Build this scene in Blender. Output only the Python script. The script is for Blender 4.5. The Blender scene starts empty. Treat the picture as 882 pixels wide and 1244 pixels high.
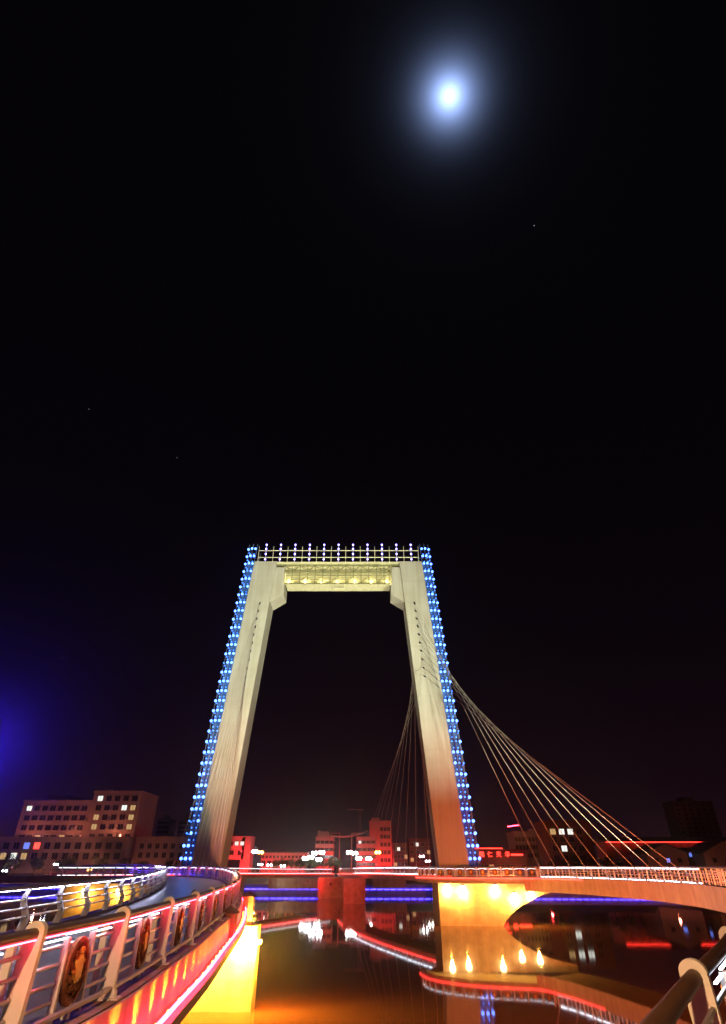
import bpy, math, random
from mathutils import Vector, Matrix
R = math.radians
rnd = random.Random(7)
SC = bpy.context.scene
C = SC.collection

# ------------------------------------------------------------------ camera
EYE = 7.1                                   # metres above the water
cd = bpy.data.cameras.new('camera'); cam = bpy.data.objects.new('camera', cd); C.objects.link(cam)
cam.location = (0, 0, EYE)
PITCH = math.atan((1054 - 622) / 676)
cam.rotation_euler = (R(90) + PITCH, 0, 0)
cd.sensor_fit = 'VERTICAL'; cd.sensor_height = 36; cd.lens = 36 * 676 / 1244
cd.clip_start = 0.1; cd.clip_end = 6000
SC.camera = cam

# ------------------------------------------------------------------ night sky and moonlight
MOON = Vector((0.1235, 0.3497, 0.9287)).normalized()
wd = bpy.data.worlds.new('World'); SC.world = wd; wd.use_nodes = True
nt = wd.node_tree; nt.nodes.clear()
def wn(t, **k):
    n = nt.nodes.new(t)
    for a, b in k.items(): setattr(n, a, b)
    return n
def wl(a, b): nt.links.new(a, b)
wo = wn('ShaderNodeOutputWorld'); bg = wn('ShaderNodeBackground'); wl(bg.outputs[0], wo.inputs[0])
tc = wn('ShaderNodeTexCoord')
sky = wn('ShaderNodeTexSky', sky_type='NISHITA'); sky.sun_disc = False
sky.sun_elevation = R(-9); sky.sun_rotation = R(200)
def wmath(op, a, b=None):
    n = wn('ShaderNodeMath', operation=op)
    for i, q in enumerate((a, b)):
        if q is None: continue
        if isinstance(q, (int, float)): n.inputs[i].default_value = q
        else: wl(q, n.inputs[i])
    return n.outputs[0]
def wscale(col, fac):
    n = wn('ShaderNodeVectorMath', operation='SCALE'); n.inputs[0].default_value = col; wl(fac, n.inputs['Scale']); return n.outputs[0]
def wadd(a, b):
    n = wn('ShaderNodeVectorMath', operation='ADD')
    for i, q in enumerate((a, b)):
        if isinstance(q, tuple): n.inputs[i].default_value = q
        else: wl(q, n.inputs[i])
    return n.outputs[0]
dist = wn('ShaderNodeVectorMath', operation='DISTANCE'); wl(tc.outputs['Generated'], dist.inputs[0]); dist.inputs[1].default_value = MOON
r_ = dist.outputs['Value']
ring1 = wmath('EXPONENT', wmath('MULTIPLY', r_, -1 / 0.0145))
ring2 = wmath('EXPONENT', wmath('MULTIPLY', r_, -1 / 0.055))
sep = wn('ShaderNodeSeparateXYZ'); wl(tc.outputs['Generated'], sep.inputs[0])
el = wmath('MAXIMUM', sep.outputs[2], 0.0)
glow = wmath('EXPONENT', wmath('MULTIPLY', el, -1 / 0.10))
glow2 = wmath('EXPONENT', wmath('MULTIPLY', el, -1 / 0.32))
skys = wn('ShaderNodeVectorMath', operation='SCALE'); wl(sky.outputs[0], skys.inputs[0]); skys.inputs['Scale'].default_value = 0.05
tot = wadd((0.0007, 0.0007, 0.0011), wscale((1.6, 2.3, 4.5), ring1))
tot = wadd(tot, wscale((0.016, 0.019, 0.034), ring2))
tot = wadd(tot, wscale((0.0075, 0.0013, 0.0016), glow))
tot = wadd(tot, wscale((0.0048, 0.0016, 0.0040), glow2))
tot = wadd(tot, skys.outputs[0])
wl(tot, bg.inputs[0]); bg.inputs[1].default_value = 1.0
ld = bpy.data.lights.new('moonlight', 'SUN'); ld.energy = 0.015; ld.angle = R(0.5); ld.color = (0.8, 0.88, 1)
moonlight = bpy.data.objects.new('moonlight', ld); C.objects.link(moonlight)
moonlight.rotation_euler = MOON.to_track_quat('Z', 'Y').to_euler()
SC.view_settings.view_transform = 'Standard'; SC.view_settings.look = 'None'
SC.view_settings.exposure = 0; SC.view_settings.gamma = 1
SC.cycles.use_denoising = True
SC.cycles.max_bounces = 6; SC.cycles.diffuse_bounces = 2; SC.cycles.glossy_bounces = 4
SC.cycles.sample_clamp_indirect = 4
SC.cycles.caustics_reflective = False; SC.cycles.caustics_refractive = False

# ------------------------------------------------------------------ materials
def mat(name, col, rough=0.6, metal=0.0, var=0.0, vscale=3.0, bump=0.0, bscale=20.0, streak=0.0, spec=0.5, dirt=None):
    m = bpy.data.materials.new(name); m.use_nodes = True
    t = m.node_tree; b = t.nodes['Principled BSDF']
    b.inputs['Base Color'].default_value = (*col, 1); b.inputs['Roughness'].default_value = rough
    b.inputs['Metallic'].default_value = metal; b.inputs['Specular IOR Level'].default_value = spec
    def N(k): return t.nodes.new(k)
    if var or streak:
        tc = N('ShaderNodeTexCoord'); last = None
        def layer(sc3, amount, prev, detail=6):
            mp = N('ShaderNodeMapping'); mp.inputs['Scale'].default_value = sc3
            t.links.new(tc.outputs['Object'], mp.inputs[0])
            nz = N('ShaderNodeTexNoise'); nz.inputs['Scale'].default_value = 1.0; nz.inputs['Detail'].default_value = detail
            t.links.new(mp.outputs[0], nz.inputs[0])
            rp = N('ShaderNodeMapRange'); rp.inputs[1].default_value = 0.3; rp.inputs[2].default_value = 0.7
            t.links.new(nz.outputs[0], rp.inputs[0])
            mx = N('ShaderNodeMix'); mx.data_type = 'RGBA'
            dk = dirt or tuple(c * (1 - amount) for c in col)
            if prev is None: mx.inputs[6].default_value = (*col, 1)
            else: t.links.new(prev, mx.inputs[6])
            mx.inputs[7].default_value = (*dk, 1)
            ml = N('ShaderNodeMath'); ml.operation = 'MULTIPLY'; ml.inputs[1].default_value = min(1, amount * 1.2) if dirt else 1.0
            t.links.new(rp.outputs[0], ml.inputs[0]); t.links.new(ml.outputs[0], mx.inputs[0])
            return mx.outputs[2]
        if var: last = layer((vscale,) * 3, var, last)
        if streak: last = layer((2.2, 2.2, 0.07), streak, last, 3)
        t.links.new(last, b.inputs['Base Color'])
    if bump:
        tc = N('ShaderNodeTexCoord'); nz = N('ShaderNodeTexNoise'); nz.inputs['Scale'].default_value = bscale; nz.inputs['Detail'].default_value = 5
        t.links.new(tc.outputs['Object'], nz.inputs[0])
        bp = N('ShaderNodeBump'); bp.inputs['Strength'].default_value = bump; bp.inputs['Distance'].default_value = 0.03
        t.links.new(nz.outputs[0], bp.inputs['Height']); t.links.new(bp.outputs[0], b.inputs['Normal'])
    return m
def emit(name, col, s):
    m = bpy.data.materials.new(name); m.use_nodes = True
    b = m.node_tree.nodes['Principled BSDF']; b.inputs['Base Color'].default_value = (0.02, 0.02, 0.02, 1)
    b.inputs['Emission Color'].default_value = (*col, 1); b.inputs['Emission Strength'].default_value = s
    return m
M = dict(
    concrete=mat('concrete', (0.44, 0.42, 0.37), 0.8, var=0.35, vscale=0.22, streak=0.28, dirt=(0.24, 0.20, 0.13), bump=0.25, bscale=9),
    pier=mat('pier_concrete', (0.42, 0.38, 0.31), 0.85, var=0.5, vscale=0.9, streak=0.2, dirt=(0.17, 0.13, 0.09), bump=0.5, bscale=6),
    deck=mat('deck_paving', (0.30, 0.30, 0.33), 0.30, var=0.35, vscale=0.7, bump=0.15, bscale=14),
    ledge=mat('ledge_concrete', (0.33, 0.24, 0.18), 0.8, var=0.4, vscale=1.2, bump=0.4, bscale=12),
    fascia=mat('fascia_panel', (0.55, 0.42, 0.37), 0.6, var=0.3, vscale=0.8, streak=0.34, dirt=(0.22, 0.13, 0.10), bump=0.1),
    white=mat('white_paint', (0.72, 0.70, 0.68), 0.42, var=0.15, vscale=2.5, bump=0.06),
    steel=mat('steel_pipe', (0.62, 0.60, 0.60), 0.28, metal=0.75, var=0.15, vscale=5),
    bronze=mat('bronze_handrail', (0.16, 0.085, 0.05), 0.38, metal=0.35, var=0.3, vscale=4),
    copper=mat('copper_relief', (0.36, 0.14, 0.06), 0.45, metal=0.6, var=0.6, vscale=18, bump=0.8, bscale=30),
    gold=mat('gold_relief', (0.85, 0.48, 0.10), 0.4, metal=0.5, var=0.3, vscale=14, bump=0.5, bscale=30),
    frame=mat('light_tower_frame', (0.16, 0.22, 0.32), 0.5, metal=0.4, var=0.3, vscale=2),
    blue_panel=mat('blue_panel', (0.03, 0.09, 0.22), 0.5, var=0.3, vscale=1),
    yellow=mat('cream_truss_paint', (0.62, 0.58, 0.36), 0.55, var=0.25, vscale=1.2),
    truss=mat('olive_truss_steel', (0.20, 0.19, 0.09), 0.55, var=0.3, vscale=1.5),
    dark=mat('dark_metal', (0.04, 0.04, 0.045), 0.5, metal=0.5, var=0.3, vscale=3),
    cable=mat('cable_sheath', (0.45, 0.38, 0.35), 0.5, var=0.2, vscale=1),
    redpost=mat('red_brown_stone', (0.42, 0.16, 0.14), 0.7, var=0.3, vscale=3, bump=0.3),
    cap=mat('dark_stone_cap', (0.09, 0.07, 0.06), 0.8, var=0.3, vscale=4),
    quay=mat('quay_stone', (0.33, 0.30, 0.27), 0.85, var=0.4, vscale=0.4, streak=0.3, bump=0.4, bscale=3),
    ground=mat('ground_earth', (0.07, 0.06, 0.05), 0.95, var=0.4, vscale=0.05, bump=0.3, bscale=1),
    paving=mat('promenade_paving', (0.18, 0.16, 0.14), 0.8, var=0.3, vscale=0.3),
    render=mat('pale_render', (0.36, 0.27, 0.22), 0.9, var=0.25, vscale=0.15, streak=0.35),
    render2=mat('grey_render', (0.30, 0.27, 0.27), 0.9, var=0.25, vscale=0.15, streak=0.3),
    brick=mat('dark_brick', (0.10, 0.055, 0.05), 0.9, var=0.3, vscale=0.4),
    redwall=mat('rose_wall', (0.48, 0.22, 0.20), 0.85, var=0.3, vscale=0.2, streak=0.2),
    roof=mat('roof_tile', (0.10, 0.07, 0.065), 0.9, var=0.4, vscale=1.0, bump=0.5, bscale=3),
    glass=mat('dark_glass', (0.015, 0.017, 0.022), 0.15),
    wframe=mat('window_frame', (0.22, 0.18, 0.16), 0.7, var=0.2, vscale=2),
    bark=mat('bark', (0.07, 0.05, 0.035), 0.95, var=0.4, vscale=2, bump=0.5),
    leaf=mat('leaf', (0.05, 0.085, 0.03), 0.7, var=0.5, vscale=0.8),
)
E = dict(
    blue=emit('lamp_blue', (0.075, 0.20, 1.0), 9.0),
    bluedim=emit('lamp_side_or_glint', (0.04, 0.18, 1.0), 6.0),
    violet=emit('lamp_violet', (0.35, 0.30, 1.0), 7.0),
    white=emit('led_white', (0.78, 0.87, 1.0), 11.0),
    whitedim=emit('led_white_rail', (0.85, 0.90, 1.0), 4.0),
    red=emit('led_red', (1.0, 0.03, 0.025), 9.0),
    redtube=emit('neon_red_tube', (1.0, 0.03, 0.07), 34.0),
    railfill=emit('rail_fill_cool', (0.66, 0.70, 1.0), 70.0),
    railred=emit('led_rail_red', (1.0, 0.03, 0.06), 45.0),
    quayblue=emit('led_quay_blue', (0.045, 0.03, 1.0), 18.0),
    yellow=emit('lamp_yellow', (1.0, 0.66, 0.25), 25.0),
    uplight=emit('uplight_yellow', (1.0, 0.52, 0.05), 14.0),
    street=emit('street_lamp_white', (0.95, 0.98, 1.0), 60.0),
    sodium=emit('street_lamp_orange', (1.0, 0.42, 0.06), 30.0),
    winw=emit('lit_window_white', (0.95, 1.0, 0.9), 1.1),
    winy=emit('lit_window_yellow', (1.0, 0.62, 0.25), 0.55),
    winb=emit('lit_window_blue', (0.15, 0.25, 1.0), 1.2),
    neon=emit('neon_sign_red', (1.0, 0.03, 0.02), 6.0),
    moon=emit('moon_surface', (1.0, 0.99, 0.96), 8.0),
    star=emit('star_light', (0.9, 0.95, 1.0), 0.9),
)
def water_mat():
    m = bpy.data.materials.new('river_water'); m.use_nodes = True; t = m.node_tree; b = t.nodes['Principled BSDF']
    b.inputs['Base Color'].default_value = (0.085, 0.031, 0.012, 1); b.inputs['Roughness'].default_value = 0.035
    b.inputs['IOR'].default_value = 1.34
    tc = t.nodes.new('ShaderNodeTexCoord'); nz = t.nodes.new('ShaderNodeTexNoise'); nz.inputs['Scale'].default_value = 0.5; nz.inputs['Detail'].default_value = 3
    bp = t.nodes.new('ShaderNodeBump'); bp.inputs['Strength'].default_value = 0.02; bp.inputs['Distance'].default_value = 0.05
    t.links.new(tc.outputs['Object'], nz.inputs[0]); t.links.new(nz.outputs[0], bp.inputs['Height']); t.links.new(bp.outputs[0], b.inputs['Normal'])
    return m
M['water'] = water_mat()

# ------------------------------------------------------------------ mesh helpers
LOC = {}
class MB:
    def __init__(s): s.v = []; s.f = []
    def add(s, vs, fs):
        n = len(s.v); s.v += [tuple(q) for q in vs]; s.f += [tuple(i + n for i in f) for f in fs]; return s
    def box(s, c, d, rz=0.0):
        co, si = math.cos(rz), math.sin(rz); vs = []
        for x in (-.5, .5):
            for y in (-.5, .5):
                for z in (-.5, .5):
                    a, b = x * d[0], y * d[1]
                    vs.append((c[0] + a * co - b * si, c[1] + a * si + b * co, c[2] + z * d[2]))
        return s.add(vs, [(0, 1, 3, 2), (4, 6, 7, 5), (0, 4, 5, 1), (2, 3, 7, 6), (0, 2, 6, 4), (1, 5, 7, 3)])
    def bx(s, x0, x1, y0, y1, z0, z1): return s.box(((x0 + x1) / 2, (y0 + y1) / 2, (z0 + z1) / 2), (x1 - x0, y1 - y0, z1 - z0))
    def tube(s, pts, r, n=8, caps=True):
        pts = [Vector(p) for p in pts]; rings = []
        rr = r if isinstance(r, (list, tuple)) else [r] * len(pts)
        for i, p in enumerate(pts):
            t = (pts[min(i + 1, len(pts) - 1)] - pts[max(i - 1, 0)]).normalized()
            up = Vector((0, 0, 1)) if abs(t.z) < 0.95 else Vector((0, 1, 0))
            a = t.cross(up).normalized(); b = a.cross(t)
            rings.append([p + (a * math.cos(2 * math.pi * k / n) + b * math.sin(2 * math.pi * k / n)) * rr[i] for k in range(n)])
        vs = [v for q in rings for v in q]; fs = []
        for i in range(len(pts) - 1):
            for k in range(n):
                k2 = (k + 1) % n; fs.append((i * n + k, i * n + k2, (i + 1) * n + k2, (i + 1) * n + k))
        if caps:
            fs.append(tuple(range(n - 1, -1, -1))); fs.append(tuple((len(pts) - 1) * n + k for k in range(n)))
        return s.add(vs, fs)
    def bar(s, p0, p1, w, h=None):
        p0, p1 = Vector(p0), Vector(p1); h = h or w; t = (p1 - p0).normalized()
        up = Vector((0, 0, 1)) if abs(t.z) < 0.95 else Vector((0, 1, 0))
        a = t.cross(up).normalized() * w / 2; b = a.cross(t).normalized() * h / 2
        vs = [p + q for p in (p0, p1) for q in (-a - b, a - b, a + b, -a + b)]
        return s.add(vs, [(3, 2, 1, 0), (4, 5, 6, 7), (0, 1, 5, 4), (1, 2, 6, 5), (2, 3, 7, 6), (3, 0, 4, 7)])
    def prism(s, poly, fn, d0, d1):                      # poly in 2D, fn(a, b, d) -> 3D
        n = len(poly); vs = [fn(a, b, d) for d in (d0, d1) for a, b in poly]
        fs = [tuple(range(n)), tuple(range(2 * n - 1, n - 1, -1))] + [(i, n + i, n + (i + 1) % n, (i + 1) % n) for i in range(n)]
        return s.add(vs, fs)
    def ball(s, c, r, n=8, m=5, sz=1.0):
        vs = [(c[0], c[1], c[2] + r * sz)]
        for j in range(1, m):
            th = math.pi * j / m
            for k in range(n): vs.append((c[0] + r * math.sin(th) * math.cos(2 * math.pi * k / n), c[1] + r * math.sin(th) * math.sin(2 * math.pi * k / n), c[2] + r * sz * math.cos(th)))
        vs.append((c[0], c[1], c[2] - r * sz)); fs = [(0, 1 + k, 1 + (k + 1) % n) for k in range(n)]
        for j in range(m - 2):
            for k in range(n):
                a = 1 + j * n; fs.append((a + k, a + n + k, a + n + (k + 1) % n, a + (k + 1) % n))
        a = 1 + (m - 2) * n; fs += [(a + (k + 1) % n, a + k, len(vs) - 1) for k in range(n)]
        return s.add(vs, fs)
    def mesh(s, name, m, smooth=False, off=None):
        me = bpy.data.meshes.new(name); o = off or Vector((0, 0, 0))
        me.from_pydata([(a - o[0], b - o[1], c - o[2]) for a, b, c in s.v], [], s.f); me.validate()
        import bmesh
        bm = bmesh.new(); bm.from_mesh(me); bmesh.ops.recalc_face_normals(bm, faces=bm.faces); bm.to_mesh(me); bm.free()
        me.materials.append(m)
        if smooth:
            for p in me.polygons: p.use_smooth = True
            me.set_sharp_from_angle(angle=R(40))
        return me
    def build(s, name, m, parent=None, smooth=False):
        off = Vector(LOC[parent.name]) if parent is not None else Vector((0, 0, 0))
        return link(name, s.mesh(name, m, smooth, off), parent)
def link(name, me, parent=None, loc=(0, 0, 0), rz=0.0):
    o = bpy.data.objects.new(name, me); C.objects.link(o); o.location = loc; o.rotation_euler = (0, 0, rz)
    if parent is not None: o.parent = parent; LOC[o.name] = tuple(Vector(LOC[parent.name]) + Vector(loc))
    else: LOC[o.name] = tuple(loc)
    return o
def put(name, me, parent, wloc, rz=0.0): return link(name, me, parent, tuple(Vector(wloc) - Vector(LOC[parent.name])), rz)
def thing(name, label, cat, loc=(0, 0, 0), group=None):
    o = bpy.data.objects.new(name, None); C.objects.link(o); o.location = loc; o.empty_display_size = 0.3
    LOC[o.name] = tuple(loc); return tag(o, label, cat, group)
def tag(o, label, cat, group=None):
    o['label'] = label; o['category'] = cat
    if group: o['group'] = group
    return o
def struct(o): o['kind'] = 'structure'; return o
def light(parent, kind, wloc, col, power, size=0.15, target=None, angle=60, blend=0.5):
    d = bpy.data.lights.new('lamp_light', kind); d.energy = power; d.color = col; d.shadow_soft_size = size
    if kind == 'SPOT': d.spot_size = R(angle); d.spot_blend = blend
    o = bpy.data.objects.new('lamp_light', d); C.objects.link(o); o.parent = parent
    o.location = Vector(wloc) - Vector(LOC[parent.name])
    if target is not None: o.rotation_euler = (Vector(wloc) - Vector(target)).to_track_quat('Z', 'Y').to_euler()
    return o

# ------------------------------------------------------------------ plan curves
class Path:
    def __init__(s, ctrl, step=0.5):
        P = [Vector(c) for c in ctrl]; P = [P[0] * 2 - P[1]] + P + [P[-1] * 2 - P[-2]]; pts = []
        for i in range(1, len(P) - 2):
            n = max(2, int((P[i + 1] - P[i]).length / step))
            for k in range(n):
                u = k / n; a, b, c, d = P[i - 1], P[i], P[i + 1], P[i + 2]
                pts.append(0.5 * ((2 * b) + (c - a) * u + (2 * a - 5 * b + 4 * c - d) * u * u + (3 * b - a - 3 * c + d) * u ** 3))
        pts.append(P[-2]); s.set(pts)
    def set(s, pts):
        s.p = pts; s.s = [0.0]
        for a, b in zip(pts, pts[1:]): s.s.append(s.s[-1] + (b - a).length)
        s.L = s.s[-1]; return s
    def at(s, d):
        d = min(max(d, 0), s.L - 1e-6); lo, hi = 0, len(s.s) - 1
        while hi - lo > 1:
            m = (lo + hi) // 2
            if s.s[m] <= d: lo = m
            else: hi = m
        u = (d - s.s[lo]) / max(1e-9, s.s[hi] - s.s[lo]); return s.p[lo].lerp(s.p[hi], u)
    def tan(s, d):
        t = s.at(d + 0.4) - s.at(d - 0.4); t.z = 0; return t.normalized()
    def off(s, d, o, z=0.0):
        p = s.at(d); t = s.tan(d); return Vector((p.x - t.y * o, p.y + t.x * o, p.z + z))
    def rz(s, d): t = s.tan(d); return math.atan2(t.y, t.x) - math.pi / 2
    def near(s, y=None, x=None, y2=None):               # arc length of the sample closest to a point or a y
        best = min(range(len(s.p)), key=lambda i: abs(s.p[i].y - y) if x is None else (s.p[i].x - x) ** 2 + (s.p[i].y - y) ** 2)
        return s.s[best]
def steps(a, b, ds):
    n = max(1, int(math.ceil((b - a) / ds))); return [a + (b - a) * i / n for i in range(n + 1)]
def sweep(mb, path, s0, s1, prof, ds=1.0, caps=True):
    n = len(prof); ss = steps(s0, s1, ds); vs = [path.off(d, o, z) for d in ss for o, z in prof]; fs = []
    for i in range(len(ss) - 1):
        for k in range(n): fs.append((i * n + k, i * n + (k + 1) % n, (i + 1) * n + (k + 1) % n, (i + 1) * n + k))
    if caps: fs += [tuple(range(n)), tuple((len(ss) - 1) * n + k for k in range(n - 1, -1, -1))]
    return mb.add(vs, fs)
def circ(o, z, r, n=8): return [(o + r * math.cos(2 * math.pi * k / n), z + r * math.sin(2 * math.pi * k / n)) for k in range(n)]
def rect(o0, o1, z0, z1): return [(o0, z0), (o1, z0), (o1, z1), (o0, z1)]

PL = Path([(1.02, 3.82, 5.15), (-.3, 2.4, 5.2), (-1.6, 1.8, 5.3), (-2.9, 2.8, 5.3), (-3.55, 5, 5.3), (-3.74, 8, 5.3), (-3.78, 11.5, 5.3), (-4.1, 15.2, 5.3), (-4.43, 18.8, 5.3),
           (-4.9, 22.8, 5.3), (-6.08, 33, 5.36), (-7.55, 42, 5.45), (-9.4, 51, 5.6), (-11.6, 60, 5.75), (-16, 74, 5.98), (-22.5, 85.5, 6.1), (-31, 94, 6.1), (-45, 101, 6.0), (-75, 109, 5.9), (-120, 116, 5.8)])
PR = Path([(8.3, 104, 5.95), (8.9, 100.5, 5.95), (10.6, 97, 5.95), (14.8, 93.6, 5.95), (18.8, 92.3, 5.95), (22.4, 91, 5.95), (24.4, 87.2, 5.95), (25.6, 82.8, 5.95), (26.6, 78.5, 5.95), (28, 70, 5.92), (28.5, 64, 5.9),
           (28, 56, 5.86), (26, 48, 5.82), (22.5, 38, 5.7), (17, 27, 5.5), (10, 16.4, 5.35), (6.4, 12.1, 5.18), (4.3, 8.89, 5.15), (2.79, 6.6, 5.15), (1.72, 4.91, 5.15), (1.02, 3.82, 5.15)])
PC = Path([(-7.8, 209, 5.5), (-7, 195, 5.6), (-3.6, 172, 5.75), (1.6, 151, 5.9), (7.3, 132, 5.95), (12.6, 116, 5.95), (16, 107, 5.95)])
PD = Path([(-50, 104, 5.95), (-42, 110, 5.95), (-36.5, 122, 5.95), (-33.5, 142, 5.9), (-28.4, 170, 5.75), (-20.5, 189, 5.6), (-9.2, 209, 5.5)])

# ------------------------------------------------------------------ setting: water, banks
w = MB(); w.add([(-690, -100, 0), (690, -100, 0), (690, 780, 0), (-690, 780, 0)], [(0, 1, 2, 3)])
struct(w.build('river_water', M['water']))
QUAY = [(-420, 190), (-135, 226), (-60, 221), (0, 214), (60, 212), (110, 204), (240, 150), (420, 60)]     # far quay line
def qy(x):
    for (x0, y0), (x1, y1) in zip(QUAY, QUAY[1:]):
        if x0 <= x <= x1: return y0 + (y1 - y0) * (x - x0) / (x1 - x0)
    return 214
g = MB(); xs = [q[0] for q in QUAY]
vs = []; fs = []
for x, y in QUAY: vs += [(x * 1.0, y + 1.0, 2.6), (x, y + 7, 2.6), (x, y + 12, 5.2), (x * 1.6, 790, 5.4)]
for i in range(len(QUAY) - 1):
    for k in range(3): a = i * 4 + k; fs.append((a, a + 4, a + 5, a + 1))
g.add(vs, fs); struct(g.build('ground', M['ground']))
q = thing('quay_wall', 'low stone quay wall with blue light strip along the far waterline', 'wall', (0, 214, 0))
for (x0, y0), (x1, y1) in zip(QUAY, QUAY[1:]):
    L = math.hypot(x1 - x0, y1 - y0); a = math.atan2(y1 - y0, x1 - x0); n = max(1, round(L / 9))
    for k in range(n):
        u = (k + .5) / n; c = (x0 + (x1 - x0) * u, y0 + (y1 - y0) * u)
        MB().box((c[0], c[1] + 0.6, 1.2), (L / n - 0.05, 1.2, 2.8), a).build('wall_block', M['quay'], q)
        if -135 < c[0] < 100:
            for e in (-.375, -.125, .125, .375):
                u2 = (k + .5 + e) / n; MB().box((x0 + (x1 - x0) * u2, y0 + (y1 - y0) * u2 - 0.22, 1.25), (L / n / 4 - .45, 0.12, 0.16), a).build('light_strip', E['quayblue'], q)

# ------------------------------------------------------------------ bridge decks
def deck(name, label, path, s0, s1, width, loc, fdepth, red=None, tube=None, panel=3.5, mat_f='fascia'):
    t = thing(name, label, 'bridge', loc)
    m = MB(); sweep(m, path, s0, s1, rect(0.45, width, -0.5, 0.0)); m.build('deck_slab', M['deck'], t)
    m = MB(); sweep(m, path, s0, s1, rect(0.02, 0.447, -0.42, 0.06)); m.build('inner_ledge', M['ledge'], t)
    m = MB(); sweep(m, path, s0, s1, rect(width - .45, width, 0.003, 0.08)); m.build('outer_ledge', M['ledge'], t)
    for a, b in zip(steps(s0, s1, panel), steps(s0, s1, panel)[1:]):
        f0, f1 = fdepth((a + b) / 2), fdepth((a + b) / 2)
        m = MB(); sweep(m, path, a + .012, b - .012, [(-.06, 0.05), (0.0, 0.05), (0.0, -f0), (-.06, -f0)], 0.9); m.build('fascia_panel', M[mat_f], t)
    m = MB(); sweep(m, path, s0, s1, rect(width + .003, width + .08, -0.6, 0.06)); m.build('outer_fascia', M[mat_f], t)
    m = MB(); sweep(m, path, s0, s1, rect(0.1, width - .1, -0.72, -0.503)); m.build('soffit', M['pier'], t)
    for (a, b, z, k) in (red or []):
        m = MB(); sweep(m, path, a, b, rect(-.13, -.065, z - .06, z + .06), 1.2); m.build('light_strip', E[k], t)
    if tube:
        a, b, z = tube
        m = MB(); sweep(m, path, a, b, circ(-.33, z, .04), 0.8); m.build('neon_tube', E['redtube'], t, True)
        m = MB(); sweep(m, path, a, b, rect(-.42, -.003, z - .32, z - .12), 0.8); m.build('lower_lip', M['fascia'], t)
    return t
A0 = PL.near(5, -3.75); A50 = PL.near(50, -9.2); AL = PL.near(85.5, -22.5)
left = deck('footbridge_deck', 'left footbridge arm sweeping from the medallion railing towards the left pylon leg', PL, 0, PL.L, 6.45, (-4, 20, 0),
            lambda s: 0.62, tube=(A0, AL, -0.5))
RP = PR.near(90, 22.9); RE = PR.near(48, 26)
right = deck('footbridge_deck', 'right footbridge arm with deep orange-lit arched side beam', PR, 0, PR.L, 6.2, (27, 60, 0),
             lambda s: 0.42 if s < RP else (1.55 if s < PR.near(44, 24.5) else 0.8),
             red=[(0.1, RP, -0.12, 'red'), (RP, PR.near(80, 26.2), -0.10, 'red')])
farr = deck('footbridge_deck', 'far footbridge arm with red strip running from right pylon leg to far bank', PC, 0, PC.L, 5.6, (2, 150, 0), lambda s: 0.9, red=[(0, PC.L, 0.0, 'red')])
farl = deck('footbridge_deck', 'far footbridge arm with red strip running behind the left pylon leg', PD, 0, PD.L, 5.6, (-33, 142, 0), lambda s: 0.9, red=[(0, PD.L, 0.0, 'red')])
# beam under the right arm (solid side with an arched haunch at the big pier)
m = MB(); sweep(m, PR, RP + .2, PR.near(44, 24.5), rect(0.08, 5.9, -1.5, -0.73)); m.build('box_girder', M['pier'], right)
# small uplights on the left fascia
for d in steps(PL.near(6.5, -3.9), PL.near(41, -7.6), 1.17):
    p = PL.off(d, -.20, -.59); b = MB(); b.ball((0, 0, 0), 0.03, 6, 4)
    o = put('uplight', b.mesh('uplight', E['uplight']) if d == PL.near(6.5, -3.9) else upl, left, p); upl = o.data
    light(left, 'SPOT', PL.off(d, -.20, -.52), (1, .60, .02), 120.0, .02, PL.off(d, -.06, -.10), 68, 1.0)

# ------------------------------------------------------------------ piers
def pier_block(parent, name, x0, x1, y0, y1, z0, z1, course=0.0, m='pier'):
    if not course: return MB().bx(x0, x1, y0, y1, z0, z1).build(name, M[m], parent)
    n = round((z1 - z0) / course); h = (z1 - z0) / n
    for k in range(n): MB().bx(x0, x1, y0, y1, z0 + k * h + .012, z0 + (k + 1) * h - .012).build(name, M[m], parent)
    MB().bx(x0 + .03, x1 - .03, y0 + .03, y1 - .03, z0, z1 - .02).build('core', M[m], parent)
pr = thing('bridge_pier', 'broad orange-lit concrete pier with an arched flank under the right pylon leg', 'pier', (16, 103, 0))
arch = [(20.05, 0), (20.8, .7), (21.7, 1.45), (22.5, 1.98), (23.4, 2.45), (24.4, 2.92), (25.4, 3.32), (26.6, 3.72), (28.2, 4.1), (30, 4.4), (30, 5.2), (11.2, 5.2), (11.2, 0)]
n = 7                                               # courses cut out of the profile
def clip(poly, z0, z1):
    for lim, sgn in ((z0, 1), (z1, -1)):
        out = []
        for i in range(len(poly)):
            (ax, az), (bx_, bz) = poly[i - 1], poly[i]; ia, ib = sgn * (az - lim) >= 0, sgn * (bz - lim) >= 0
            if ia != ib: u = (lim - az) / (bz - az); out.append((ax + (bx_ - ax) * u, lim))
            if ib: out.append((bx_, bz))
        poly = out
    return poly
for k in range(n):
    z0, z1 = -.3 + k * 5.5 / n + .008, -.3 + (k + 1) * 5.5 / n - .008
    c = clip([(a, b if b else -.3) for a, b in arch], z0, z1)
    MB().prism(c, lambda a, b, d: (a, d, b), 99.7, 109).build('masonry_course', M['pier'], pr)
MB().prism([(a - .03 if a > 11.3 else a + .03, b if b else -.3) for a, b in arch[:-2]] + [(11.23, 5.18), (11.23, -.3)], lambda a, b, d: (a, d, b), 99.73, 108.9).build('core', M['pier'], pr)
pp = thing('bridge_pier', 'bright yellow-lit pier wall under the left footbridge arm', 'pier', (-12, 46, 0))
for k in range(5): MB().bx(-15.5, -6.55, 43.0, 44.5, -.3 + k * .87 + .006, -.3 + (k + 1) * .87 - .006).build('masonry_course', M['pier'], pp)
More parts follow.
